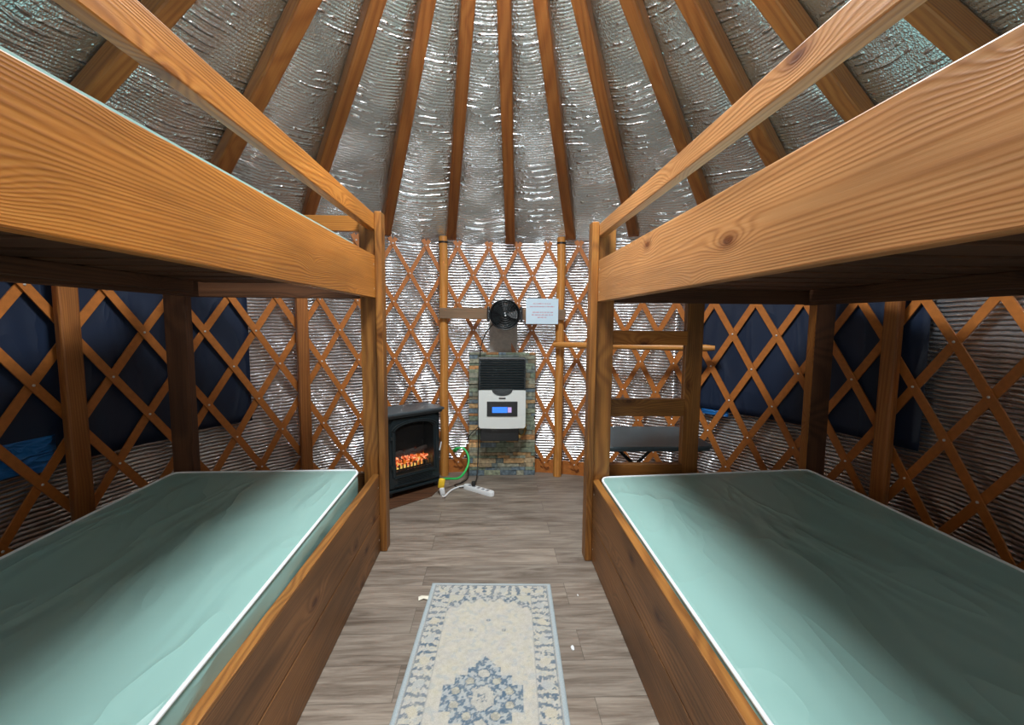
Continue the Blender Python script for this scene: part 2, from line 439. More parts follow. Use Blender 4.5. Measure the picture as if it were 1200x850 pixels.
# wall poles
PL = [(-74.0, .09, 'flat', 'thick brown wall pole against the navy cover at the far left'),
      (-39.9, .082, 'flat', 'brown wall pole behind the foot of the left lower mattress'),
      (-10.8, .036, 'round', 'round orange wall pole between the electric stove and the stone panel'),
      (15.4, .036, 'round', 'round orange wall pole right of the paper notice'),
      (75.2, .078, 'flat', 'split brown wall pole beside the navy cover at the right')]
for a, w, k, lab in PL:
    base = pol(a, 2.17, 0)
    t = thing('wall_pole', lab, 'pole', base, group='upright wall poles')
    if k == 'round':
        bm = bmesh.new()
        n = 14; pts = [V((-.0, .003*math.sin(i*.9), 2.04*i/n)) for i in range(n+1)]
        # grain along local X: build along X then stand up
        tube_bm(bm, [V((2.04*i/n - 1.02, .003*math.sin(i*.9), .003*math.cos(i*1.3))) for i in range(n+1)], [w*(1+.05*math.sin(i*1.7)) for i in range(n+1)], 14)
        link_bm('shaft', bm, M['pole_wood'], t, Matrix.Translation(base+V((0,0,1.02))) @ Matrix.Rotation(-PI/2, 4, 'Y'), smooth=True)
        bm = bmesh.new(); tube_bm(bm, [base+V((0,0,1.985)), base+V((0,0,2.0))], w+.003, 14)
        link_bm('collar', bm, M['black'], t)
    else:
        n = pol(a, 1)-pol(a, 0)
        board('shaft', base, base+V((0,0,2.04)), w, .05, M['rafter_wood'], t, up=(n.y, -n.x, 0), bev=.012)

# ---------------------------------------------------------------- lattice
EVEN = [-104.5,-95.5,-86.5,-77.5,-68.6,-60,-51.6,-43.8,-36.1,-28.8,-21.4,-14.4,-7.6,-.7,5.7,12.3,19.1,25.9,32.8,39.6,46.8,54.1,61.8,69.7,77.6,85.9,94.3,102.7]
ROWZ = [1.968,1.732,1.498,1.265,1.027,.79,.545,.30,.10]
cmax = 2*(len(EVEN)-1)
def colang(c):
    c = max(-1., min(cmax+1., c)); i = int(math.floor(c/2)); i = max(0, min(len(EVEN)-2, i))
    t = c/2 - i; return EVEN[i]*(1-t) + EVEN[i+1]*t
def rowz(r):
    if r < 0: return ROWZ[0] - r*.236
    if r > 8: return ROWZ[8] - (r-8)*.2
    i = min(7, int(r)); return ROWZ[i]*(1-(r-i)) + ROWZ[i+1]*(r-i)
lat = thing('lattice_wall', 'criss-cross wooden lattice lining the foil wall behind both bunks', 'lattice', (0, CY, 0))
def slat(c0, sgn, r):
    ts = [i/4 for i in range(0, 33)]
    ts = [-.2] + ts + [8.2 if c0 % 2 == 0 else 8.2]
    pts = [(c0 + sgn*t, t) for t in ts if -.2 <= c0 + sgn*t <= cmax+.2]
    if len(pts) < 6: return
    bm = bmesh.new(); secs = []
    P = [pol(colang(c), r, rowz(t)) for c, t in pts]
    for i, p in enumerate(P):
        d = (P[min(i+1, len(P)-1)] - P[max(i-1, 0)]).normalized()
        nrm = V((p.x, p.y-CY, 0)).normalized(); s = d.cross(nrm).normalized()
        aa = abs(math.degrees(math.atan2(p.x, p.y-CY))); hw, ht = .016 + .005*min(1, max(0, (aa-22)/20)), .0045
        secs.append([bm.verts.new(p + s*x + nrm*y) for x, y in ((-hw,-ht),(hw,-ht),(hw,ht),(-hw,ht))])
    for A, B in zip(secs, secs[1:]):
        for k in range(4): bm.faces.new((A[k], A[(k+1) % 4], B[(k+1) % 4], B[k]))
    bm.faces.new(secs[0]); bm.faces.new(secs[-1])
    link_bm('slat', bm, M['lattice_wood'], lat)
for c0 in range(-6, cmax+8, 2):
    if c0 <= cmax: slat(c0, 1, 2.212)
    if c0 >= 0: slat(c0, -1, 2.224)
# rivets
camF = V((math.sin(.0448)*math.cos(.0928), math.cos(.0448)*math.cos(.0928), -math.sin(.0928)))
rv = []
for ri in range(9):
    for c in range(0, cmax+1):
        if (c+ri) % 2: continue
        p = pol(colang(c), 2.206, rowz(ri)); d = (p - V((0,0,1.35))); dep = d.dot(camF)
        vis = dep > .5 and abs(d.dot(V((.999,-.045,0)))/dep) < 1.14 and abs(math.degrees(math.atan2(d.x, d.y))) < 55
        hid = (p.z > 1.42 and abs(colang(c)) > 33) or (abs(colang(c)) > 30 and p.z < .42)
        rv.append(((0 if vis and not hid else 1), dep, p, colang(c)))
rv.sort(key=lambda q: (q[0], q[1]))
rmesh = None
def rivet_bm(bm, p, a):
    bmr = bmesh.new(); lathe_bm(bmr, [(.001, -.004), (.004, -.0035), (.0065, -.001), (.0065, .002)], 8, 'Y')
    mt = Matrix.Translation(p) @ Matrix.Rotation(-math.radians(a), 4, 'Z')
    for v in bmr.verts: v.co = mt @ v.co
    tmp = bpy.data.meshes.new('t'); bmr.to_mesh(tmp); bmr.free(); bm.from_mesh(tmp); bpy.data.meshes.remove(tmp)
for q in rv[:100]:
    mt = Matrix.Translation(q[2]) @ Matrix.Rotation(-math.radians(q[3]), 4, 'Z')
    if rmesh is None:
        bm = bmesh.new(); lathe_bm(bm, [(.001, -.004), (.004, -.0035), (.0065, -.001), (.0065, .002)], 8, 'Y')
        o = link_bm('rivet', bm, M['rivet'], lat, mt, smooth=True); rmesh = o
    else:
        o = rmesh.copy(); COL.objects.link(o); o.parent = lat; o.matrix_basis = world_of(lat).inverted() @ mt
bm = bmesh.new()
for q in rv[100:]: rivet_bm(bm, q[2], q[3])
tag(link_bm('rivets', bm, M['rivet'], lat), kind='stuff')

# navy window covers between lattice and foil
def cover(name, a0, a1, z0, z1, mat, label, cat, r=2.242, zf=None, amp=.006):
    bm = bmesh.new(); n = max(6, int(abs(a1-a0)/1.0)); m = 24; g = []
    for i in range(n+1):
        a = a0+(a1-a0)*i/n; row = []
        for j in range(m+1):
            z = z0 + (z1-z0)*j/m
            if zf and j == 0: z += zf(a)
            d = amp*noise.noise(V((a*.25, z*1.3, 2.5)))
            row.append(bm.verts.new(pol(a, r+d, z)))
        g.append(row)
    for i in range(n):
        for j in range(m): bm.faces.new((g[i][j], g[i+1][j], g[i+1][j+1], g[i][j+1]))
    o = link_bm(name, bm, mat, None, None, smooth='all')
    md = o.modifiers.new('thick', 'SOLIDIFY'); md.thickness = .006; md.offset = 0
    return tag(o, label, cat)
cover('window_cover', -98, -48.7, .635, 1.95, M['navy'], 'navy cloth window cover behind the lattice over the left lower mattress', 'window cover', zf=lambda a: -.02 if a < -60 else 0)
cover('window_cover', 44.2, 78.4, .695, 1.95, M['navy'], 'navy cloth window cover behind the lattice over the right lower mattress', 'window cover')
cover('plastic_sheet', -92, -75.4, .61, .77, M['blue_sheet'], 'crumpled bright blue plastic sheet at the foot of the left navy cover', 'sheet', r=2.232, zf=lambda a: .01*math.sin(a))
cover('plastic_sheet', 45.2, 50.2, .665, .70, M['blue_sheet'], 'small blue plastic edge showing under the right navy cover', 'sheet', r=2.232)

# ---------------------------------------------------------------- bunk beds
Y0, Y1 = .36, 2.50
def mattress(label, group, x0, x1, y0, y1, za, zb, th=.13, rot=0, piping=True, name='mattress'):
    """za / zb: top height at the aisle side and at the wall side. x0 aisle edge, x1 wall edge."""
    W, L = abs(x1-x0), y1-y0; cx, cy = (x0+x1)/2, (y0+y1)/2
    root = thing(name, label, 'mattress', (cx, cy, min(za, zb)-th), rot, group)
    sg = 1 if x1 > x0 else -1
    rad = .06; nx, ny = 26, 46
    def edge(u, v):      # square -> rounded rectangle
        x, y = u*W/2, v*L/2
        ax, ay = abs(x)-(W/2-rad), abs(y)-(L/2-rad)
        if ax > 0 and ay > 0:
            d = math.hypot(ax, ay); k = max(ax, ay)/d if d else 1
            x = math.copysign(W/2-rad+ax*k, x); y = math.copysign(L/2-rad+ay*k, y)
        return x, y
    def top(x, y):
        t = (x*sg/W)+.5; z = za*(1-t)+zb*t
        e = min(W/2-abs(x), L/2-abs(y)); c = min(1, max(0, e)/.12)
        z += .012*(1-(1-c)**2) + .006*c*noise.noise(V((x*3, y*3, cx*5+za*3)))
        # diagonal soft creases
        s = math.sin((x*9+y*3.2)+3*noise.noise(V((x*1.5, y*1.2, cx)))); z += .0035*c*max(0, s)**6
        return z
    bm = bmesh.new(); g = []
    def spread(i, n):
        t = -1+2*i/n; return math.copysign(1-(1-abs(t))**1.35, t) if t else 0
    for i in range(nx+1):
        row = []
        for j in range(ny+1):
            x, y = edge(spread(i, nx), spread(j, ny))
            row.append(bm.verts.new((x, y, top(x, y))))
        g.append(row)
    for i in range(nx):
        for j in range(ny): bm.faces.new((g[i][j], g[i+1][j], g[i+1][j+1], g[i][j+1]))
    loop = [g[i][0] for i in range(nx)] + [g[nx][j] for j in range(ny)] + [g[i][ny] for i in range(nx, 0, -1)] + [g[0][j] for j in range(ny, 0, -1)]
    prev = loop; n = len(loop)
    for k, (bul, dz) in enumerate(((.004, .03), (.006, .065), (.004, .1), (0, th), (-.02, th+.004))):
        cur = []
        for q, v in enumerate(loop):
            dirv = V((v.co.x/W, v.co.y/L, 0)).normalized()
            ruck = .005*noise.noise(V((v.co.x*7, v.co.y*7, k*.7+cx))) if k < 3 else 0
            cur.append(bm.verts.new((v.co.x+dirv.x*(bul+ruck), v.co.y+dirv.y*(bul+ruck), min(v.co.z-dz, 9))))
        for q in range(n): bm.faces.new((prev[q], prev[(q+1) % n], cur[(q+1) % n], cur[q]))
        prev = cur
    bm.faces.new(prev)
    pipe = [v.co.copy() for v in loop]
    mw = Matrix.Translation((cx, cy, 0)) @ Matrix.Rotation(rot, 4, 'Z')
    link_bm('cover', bm, M['vinyl'], root, mw, smooth='all')
    for zz in ((0, -(th-.012)) if piping else ()):
        bm = bmesh.new(); tube_bm(bm, [p+V((0,0,zz+.001)) for p in pipe], .0062, 8, closed=True)
        link_bm('piping', bm, M['piping_white'], root, mw, smooth='all')
    return root

def bunk(side):
    R = side > 0
    xi = .566 if R else -.645          # aisle face of the boards
    xo = 1.925 if R else -1.722        # outer side
    s = side; T = .038
    zb, zt = (1.453, 1.672) if R else (1.468, 1.700)      # upper side board
    gb, gt = (1.797, 1.862) if R else (1.838, 1.925)      # guard rail
    ptop = 1.872 if R else 1.938
    yf = 2.415 if R else 2.555         # camera-facing face of the far planks
    zbx, zgap = (.456, .2255) if R else (.452, .226)
    rw = M['rail_wood_pale'] if R else M['rail_wood']
    root = thing('bunk_bed', 'honey timber bunk bed %s of the aisle%s' % (('right', ', with a ladder at its far end') if R else ('left', ', beside the black electric stove')), 'bunk bed', ((xi+xo)/2, 1.4, 0))
    B = lambda n, a, b, w, t, m, up=(0,0,1), bev=.003: board(n, a, b, w, t, m, root, up, bev)
    yA = Y0
    xc = xi+s*T/2
    B('upper_side_board', (xc, yA, (zb+zt)/2), (xc, yf+.03, (zb+zt)/2), zt-zb, T, rw)
    B('guard_rail', (xc, yA, (gb+gt)/2), (xc, yf+.03, (gb+gt)/2), gt-gb, T, rw)
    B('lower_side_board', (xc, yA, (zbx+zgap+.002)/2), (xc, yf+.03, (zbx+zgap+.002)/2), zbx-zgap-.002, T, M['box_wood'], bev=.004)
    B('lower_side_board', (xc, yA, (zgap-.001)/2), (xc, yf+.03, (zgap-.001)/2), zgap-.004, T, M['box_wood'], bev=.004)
    B('gap_batten', (xi+s*(T+.008), yA, zgap), (xi+s*(T+.008), yf+.0, zgap), .03, .014, M['rail_wood'])
    # lighter strip along the top edge of the darker box boards
    B('box_top_strip', (xc, yA, zbx+.003), (xc, yf+.03, zbx+.003), .008, T+.0, M['post_wood'], (0,0,1), .002)
    # outer planks (aisle side) and inner posts
    xp = xi - s*T/2
    for yy, kk in ((yf+.045, 0), (yA-.045, 1)):
        B('post_plank', (xp, yy, 0), (xp, yy, ptop), .088, T, M['post_wood'], (0,1,0), .005)
        B('inner_post', (xi+s*.049, yy+.03 if not kk else yy-.03, 0), (xi+s*.049, yy+.03 if not kk else yy-.03, ptop-.01), .088, .096 if R else .085, M['post_wood'], (0,1,0))
    xw = xo - s*.05
    for yy in (2.50, yA-.045):
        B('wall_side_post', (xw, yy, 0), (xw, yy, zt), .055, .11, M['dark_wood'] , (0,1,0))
    # wall side rails
    xr = xo-s*.12
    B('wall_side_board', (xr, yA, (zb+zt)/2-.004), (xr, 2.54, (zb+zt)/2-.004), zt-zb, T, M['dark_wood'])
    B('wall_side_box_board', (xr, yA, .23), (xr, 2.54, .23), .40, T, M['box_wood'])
    # ledgers under the slats
    zl = zb+.045
    B('ledger', (xi+s*(T+.019), yA, zl), (xi+s*(T+.019), 2.44, zl), .06, T, M['dark_wood'])
    B('ledger', (xr-s*.038, yA, zl), (xr-s*.038, 2.44, zl), .06, T, M['dark_wood'])
    for k in range(11):
        y = yA+.10+k*.205
        B('bed_slat', (xi+s*.045, y, zl+.04), (xr-s*.02, y, zl+.04), .15, .019, M['dark_wood'], (0,1,0))
    # lower platform
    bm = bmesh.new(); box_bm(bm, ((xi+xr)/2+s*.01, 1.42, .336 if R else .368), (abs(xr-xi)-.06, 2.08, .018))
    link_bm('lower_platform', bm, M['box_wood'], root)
    # end boards at the far and the near end
    ye = yf+.075
    for y, nm in ((ye+.03, 0), (yA-.06, 1)):
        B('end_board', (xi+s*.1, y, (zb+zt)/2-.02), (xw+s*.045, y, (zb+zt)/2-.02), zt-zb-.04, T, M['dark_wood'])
        if not (R and nm == 0): B('end_guard_rail', (xi+s*.095, y, (gb+gt)/2+.005), (xw, y, (gb+gt)/2+.005), .085, T, M['rail_wood'])
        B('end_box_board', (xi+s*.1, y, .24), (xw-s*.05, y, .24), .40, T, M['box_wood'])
        if not (R and nm == 0): B('end_guard_upright', (xw, y+.03*(1 if nm == 0 else -1), zt-.03), (xw, y+.03*(1 if nm == 0 else -1), gt), .08, T, M['post_wood'], (1,0,0))
    if R:
        yl = 2.59
        B('ladder_post', (1.173, yl, 0), (1.173, yl, 1.62), .105, T, M['post_wood'], (1,0,0), .006)
        for z0, z1 in ((1.215, 1.297), (.80, .90), (.42, .512)):
            B('ladder_rung', (.655, yl-.01, (z0+z1)/2), (1.125, yl-.01, (z0+z1)/2), z1-z0, .05, M['post_wood'] if z0 < 1 else M['rail_wood'])
        B('lit_post_edge', (xw-s*.058, 2.50, .0), (xw-s*.058, 2.50, zb-.005), .055, .006, M['rail_wood'], (0,1,0), .001)  # light on the dark post's aisle side, painted in as an orange strip
    # screws in the boards
    for y in (yA+.1, yf-.02):
        for z in (zb+.05, zt-.05, zbx-.06, .08):
            q = bmesh.new(); lathe_bm(q, [(.001, 0), (.005, 0), (.005, .003)], 8, 'Y')
            mt = Matrix.Translation((xi-s*.0005, y, z)) @ Matrix.Rotation(-s*PI/2, 4, 'Z')
            link_bm('screw', q, M['rivet'], root, mt)
    return root
bunk(-1); bunk(1)
G = 'sea-green vinyl mattresses'
mattress('sea-green vinyl mattress in the lower box of the left bunk bed', G, -.695, -1.66, .50, 2.42, .530, .530, .15, math.radians(1.2))
mattress('sea-green vinyl mattress in the lower box of the right bunk bed, half in shade', G, .608, 1.80, .50, 2.43, .478, .515, .13)
mattress('upper mattress on the left bunk bed, seen as a pale green strip above the board', G, -.69, -1.58, .48, 2.38, 1.728, 1.728, .16, piping=False)
mattress('upper mattress on the right bunk, a thin pale line above the board', G, .612, 1.72, .50, 2.38, 1.648, 1.648, .095)

# ---------------------------------------------------------------- rug
def rug():
    W, L = .605, 1.42; nx, ny = 150, 350
    root = thing('area_rug', 'cream and blue oriental pattern runner rug on the plank floor between the bunks', 'rug', (-.03, 1.498, 0), math.radians(-2.6))
    def fl(p, q, s): return noise.noise(V((p*s, q*s, 1.7)))
    cream, blue, pale, edgec, gold, pink = V((.46,.435,.375)), V((.035,.09,.155)), V((.28,.34,.385)), V((.34,.405,.435)), V((.47,.42,.30)), V((.6,.5,.46))
    rnd = random.Random(3)
    def motif(x, y, cell, sx, sy):
        """scroll work repeating in cells: returns 0..1 blue"""
        a, b = x/cell+sx, y/cell+sy
        ia, ib = math.floor(a), math.floor(b); fa, fb = a-ia-.5, b-ib-.5
        r = math.hypot(fa, fb); th = math.atan2(fb, fa)
        fi = (ia+ib) % 2
        v = math.sin(r*22 + (3 if fi else -3)*th)
        return 1 if v > .25 and r > .16 else 0
    def colour(x, y):          # x across, y along; centre 0,0
        X, Y = abs(x), abs(y); ex, ey = W/2-X, L/2-Y; e = min(ex, ey)
        wear = .5+.5*fl(x, y, 14); n2 = fl(x+3, y, 60); n3 = fl(x, y+5, 120)
        c = cream + V((1,1,1))*.05*n2 + V((.03,.02,-.02))*fl(x, y, 25)
        def put(col, k): nonlocal c; c = c*(1-k)+col*k
        if e < .017: put(edgec, .9); return c
        if .021 < e < .0245: put(blue, .5)
        if .0245 <= e < .102:                       # border
            s = (y if ex < ey else x); tt = (e-.063)
            ph = s/.118; k = ph-math.floor(ph)-.5; r = math.hypot(k*.118, tt)
            if r < .021+.006*fl(x, y, 70): put(gold if int(math.floor(ph)) % 2 else pale, .4)
            if r >= .021+.006*fl(x, y, 70):
                m = fl(x, y, 88) + .5*math.sin(s*150 + 40*tt*math.sin(s*26)) + .25*fl(x, y, 160)
                if m > .14: put(blue, .5+.45*wear)
                elif m < -.5: put(pale, .4)
        elif e < .107: put(blue, .22+.15*wear)
        else:
            # arched spandrels at each end
            ww = W/2-.107; yy = L/2-.107-Y         # distance from the inner end
            arch = .145 - .115*math.sqrt(max(0, 1-(X/ww)**1.7))  # arch height from the end
            step = .016*math.sin(X*95)
            d = arch+step-yy
            if d > 0:
                if d < .045:
                    m = fl(x, y, 95) + .35*math.sin(X*150+yy*90)
                    if m > -.05: put(blue, .6+.35*wear)
                    else: put(pale, .35)
                else: put(V((.43,.41,.32)), .7); put(pale, .15 if n2 > 0 else 0)
            elif -.006 < d: put(blue, .3)
            else:
                # field with faint sprays
                if fl(x, y, 46) > .3: put(pale, .35)
                for (sx, sy) in ((0, .42), (.07, .355), (-.07, .355)):
                    if abs(math.hypot(x-sx, Y-sy)-.006) < .0035: put(blue, .6)
            # stepped central medallion
            dm = (X < .148 and Y < .058) or (X < .105 and Y < .105) or (X < .062 and Y < .145) or (X+abs(Y-.155)*.9 < .042)
            if dm:
                m = fl(x, y, 85) + .45*math.sin(x*105)*math.sin(y*105) + .3*fl(x, y, 170)
                put(pale, .55)
                if m > .0: put(blue, .65+.25*wear)
                for (sx, sy, rr) in ((0, 0, .043), (.098, .03, .016), (.05, .075, .016), (0, .112, .022), (.1, 0.0, .0)):
                    r = math.hypot(X-sx, (Y-sy)*(.8 if sx == 0 and sy == 0 else 1))
                    if r < rr*(1+.3*fl(x, y, 90)): put(gold if sx else cream, .8 if sx == 0 else .6)
                    elif r < rr+.004 and rr: put(blue, .6)
                if X < .02 and Y < .02 and fl(x, y, 150) > 0: put(blue, .7)
        if n3 > .28: put(cream, .35)
        return c
    bm = bmesh.new(); g = []; lay = bm.verts.layers.float_color.new('tint')
    for i in range(nx+1):
        row = []
        for j in range(ny+1):
            x, y = -W/2+W*i/nx, -L/2+L*j/ny
            e = min(W/2-abs(x), L/2-abs(y))
            v = bm.verts.new((x, y, .0085 - .004*max(0, 1-e/.006) + .0006*fl(x, y, 20)))
            c = colour(x, y); v[lay] = (max(0, c.x), max(0, c.y), max(0, c.z), 1); row.append(v)
        g.append(row)
    for i in range(nx):
        for j in range(ny): bm.faces.new((g[i][j], g[i+1][j], g[i+1][j+1], g[i][j+1]))
    loop = [g[i][0] for i in range(nx)] + [g[nx][j] for j in range(ny)] + [g[i][ny] for i in range(nx, 0, -1)] + [g[0][j] for j in range(ny, 0, -1)]
    low = []
    for v in loop:
        w = bm.verts.new((v.co.x*1.002, v.co.y*1.001, .0004)); w[lay] = v[lay]; low.append(w)
    n = len(loop)
    for q in range(n): bm.faces.new((loop[q], loop[(q+1) % n], low[(q+1) % n], low[q]))
    link_bm('pile', bm, M['rug'], root, world_of(root), smooth='all')
    bm = bmesh.new(); P = [(-.338, 2.118, .002), (-.30, 2.112, .003), (-.30, 2.082, .003), (-.325, 2.088, .006), (-.348, 2.078, .002), (-.352, 2.10, .007)]
    vs = [bm.verts.new(p) for p in P]; bm.faces.new(vs)
    r = bmesh.ops.extrude_face_region(bm, geom=list(bm.faces))
    for v in r['geom']:
        if isinstance(v, bmesh.types.BMVert): v.co.z += .002
    tag(link_bm('care_label', bm, M['cream_cloth'], root), 'cream fabric care label')
rug()
for (x, y, lab, sc) in ((.3386, 1.742, 'white scrap lying on the floor right of the rug', 1.5), (.428, 2.10, 'tiny white crumb on the floor near the right bunk post', .7)):
    bm = bmesh.new(); bmesh.ops.create_icosphere(bm, subdivisions=2, radius=.007*sc)
    for v in bm.verts: v.co = V((v.co.x*.7, v.co.y*1.4, max(0, v.co.z*.4+.002)))*(1+.3*noise.noise(v.co*200))
    tag(link_bm('paper_scrap', bm, M['white_plastic'], None, Matrix.Translation((x, y, 0))), lab, 'scrap')

# ---------------------------------------------------------------- stone panel
def stone_panel():
    root = thing('stone_panel', 'tall panel of stacked multicoloured ledger stone behind the wall heater', 'stone panel', (.09, 3.86, 0))
    bm = bmesh.new(); box_bm(bm, (.091, 3.868, .539), (.575, .016, 1.078))
    link_bm('backer_board', bm, M['grey_wood'], root)
    bm = bmesh.new(); lay = bm.verts.layers.float_color.new('tint'); rnd = random.Random(11)
    cols = [(.12,.15,.11), (.15,.18,.13), (.19,.20,.15), (.11,.13,.12), (.22,.22,.17), (.30,.15,.06), (.26,.20,.12), (.09,.12,.14), (.18,.2,.14), (.33,.21,.10), (.18,.15,.10), (.20,.20,.15)]
    z = .001
    while z < 1.07:
        hh = min(rnd.choice((.022, .03, .036, .044)), 1.079-z); x = -.197 - rnd.random()*.05
        zc = z+hh/2; left = -.198+.006*(z/1.08); right = .381-.010*(z/1.08)
        while x < right:
            ln = rnd.uniform(.05, .2); a, b = max(x, left), min(x+ln, right); x += ln
            if b-a < .012: continue
            d = rnd.uniform(.010, .024); c = rnd.choice(cols); k = rnd.uniform(1.1, 1.8)
            vs = box_bm(bm, ((a+b)/2, 3.86-d/2, zc), (b-a-.002, d, hh-.002), bev=.002)
            for v in vs: v[lay] = (c[0]*k, c[1]*k, c[2]*k, 1)
        z += hh
    link_bm('stone_facing', bm, M['stone'], root)
stone_panel()

# ---------------------------------------------------------------- wall heater
def heater():
    root = thing('wall_heater', 'white and black gas wall heater with a blue display on the stone panel', 'heater', (.087, 3.74, .34))
    x0, x1 = -.107, .280; yf = 3.67; yb = 3.835
    xc = (x0+x1)/2
    # white lower cover with a half round bite in its top edge
    zt, zb, r = .779, .458, .084
    poly = [(x0+.012, zb+.004), (xc-.05, zb), (xc+.05, zb), (x1-.012, zb+.004), (x1, zb+.02), (x1, zt)]
    poly += [(xc+r*math.cos(a)*1.0, zt-.048*math.sin(a)) for a in [PI*i/16 for i in range(17)]]
    poly += [(x0, zt), (x0, zb+.02)]
    bm = bmesh.new(); prism_bm(bm, poly, yf, yf+.012); box_bm(bm, (x0+.003, (yf+yb)/2, (zt+zb)/2+.005), (.006, yb-yf-.02, zt-zb-.02)); box_bm(bm, (x1-.003, (yf+yb)/2, (zt+zb)/2+.005), (.006, yb-yf-.02, zt-zb-.02))
    box_bm(bm, (xc, (yf+yb)/2, zb+.012), (x1-x0-.03, yb-yf-.02, .006))
    link_bm('front_cover', bm, M['white'], root)
    # black body behind
    bm = bmesh.new(); box_bm(bm, (xc, (yf+.016+yb)/2, (1.04+.50)/2), (x1-x0-.014, yb-yf-.016, 1.04-.50), bev=.006)
    link_bm('body', bm, M['black'], root)
    # black grille hood
    gx = x1-x0-.004
    bm = bmesh.new()
    box_bm(bm, (xc, yf+.05, 1.040), (gx, .11, .014), bev=.005)
    for sx in (-1, 1): box_bm(bm, (xc+sx*(gx/2-.006), yf+.03, .91), (.012, .07, .262), bev=.003)
    for k in range(12): box_bm(bm, (xc, yf+.008, .79+k*.0205), (gx-.01, .018, .009), rot=Matrix.Rotation(.5, 3, 'X'))
    for k in range(8): box_bm(bm, (xc-gx/2+.02+k*(gx-.04)/7, yf+.018, .90), (.004, .01, .25))
    half = [(xc+(r-.003)*math.cos(a), zt-.045*math.sin(a)) for a in [PI*i/16 for i in range(17)]] + [(xc-r, zt+.012), (xc+r, zt+.012)]
    prism_bm(bm, half, yf-.004, yf+.012)
    link_bm('grille', bm, M['black_metal'], root)
    fx = lambda px: (px-576.5)*3.66/530+ .0*1
    bm = bmesh.new(); box_bm(bm, (.087, yf-.003, .624), (.252, .008, .124), bev=.003); link_bm('control_panel', bm, M['black'], root)
    o = bpy.context
    bm = bmesh.new(); box_bm(bm, (.067, yf-.008, .617), (.125, .003, .048)); d = link_bm('display', bm, M['lcd'], root); tag(d, 'lit blue display')
    bm = bmesh.new(); box_bm(bm, (.148, yf-.008, .617), (.030, .003, .044)); link_bm('display_symbols', bm, M['lcd_pink'], root)
    bm = bmesh.new(); box_bm(bm, (.087, yf-.001, .712), (.055, .004, .011), bev=.001); link_bm('badge', bm, M['black'], root)
    # burner box under the cover and its brass valve
    bm = bmesh.new(); box_bm(bm, (xc-.02, 3.76, .42), (.32, .12, .15), bev=.006); link_bm('burner_box', bm, M['black'], root)
    bm = bmesh.new()
    tube_bm(bm, catmull([(.20, 3.79, .39), (.24, 3.76, .375), (.275, 3.77, .39), (.29, 3.79, .44), (.292, 3.83, .46)]), .008, 10)
    tube_bm(bm, [(.235, 3.74, .375), (.235, 3.80, .375)], .014, 10); tube_bm(bm, [(.285, 3.77, .41), (.285, 3.77, .44)], .013, 8)
    link_bm('gas_valve', bm, M['brass'], root, smooth=True)
heater()

# ---------------------------------------------------------------- cross board, fan, notice, round bar
L_, R_ = (-.437, 3.812), (.612, 3.772)
t = thing('cross_board', 'short weathered plank fixed across the two wall poles behind the fan', 'board', (.09, 3.79, 1.36))
board('plank', (L_[0], L_[1], 1.406), (R_[0], R_[1], 1.400), .088, .03, M['grey_wood'], t)
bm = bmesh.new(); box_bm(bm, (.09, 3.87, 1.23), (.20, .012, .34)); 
t = thing('grey_panel', 'grey-brown panel behind the lattice between the fan and the stone panel', 'board', (.09, 3.93, 1.08))  # flat grey-brown panel that darkens this area behind the lattice
bm.free(); bm = bmesh.new(); box_bm(bm, (.10, 3.936, 1.235), (.24, .010, .33), bev=.002); link_bm('panel', bm, plain('dull_grey_brown', (.48,.44,.40), .7, grain=.35), t)

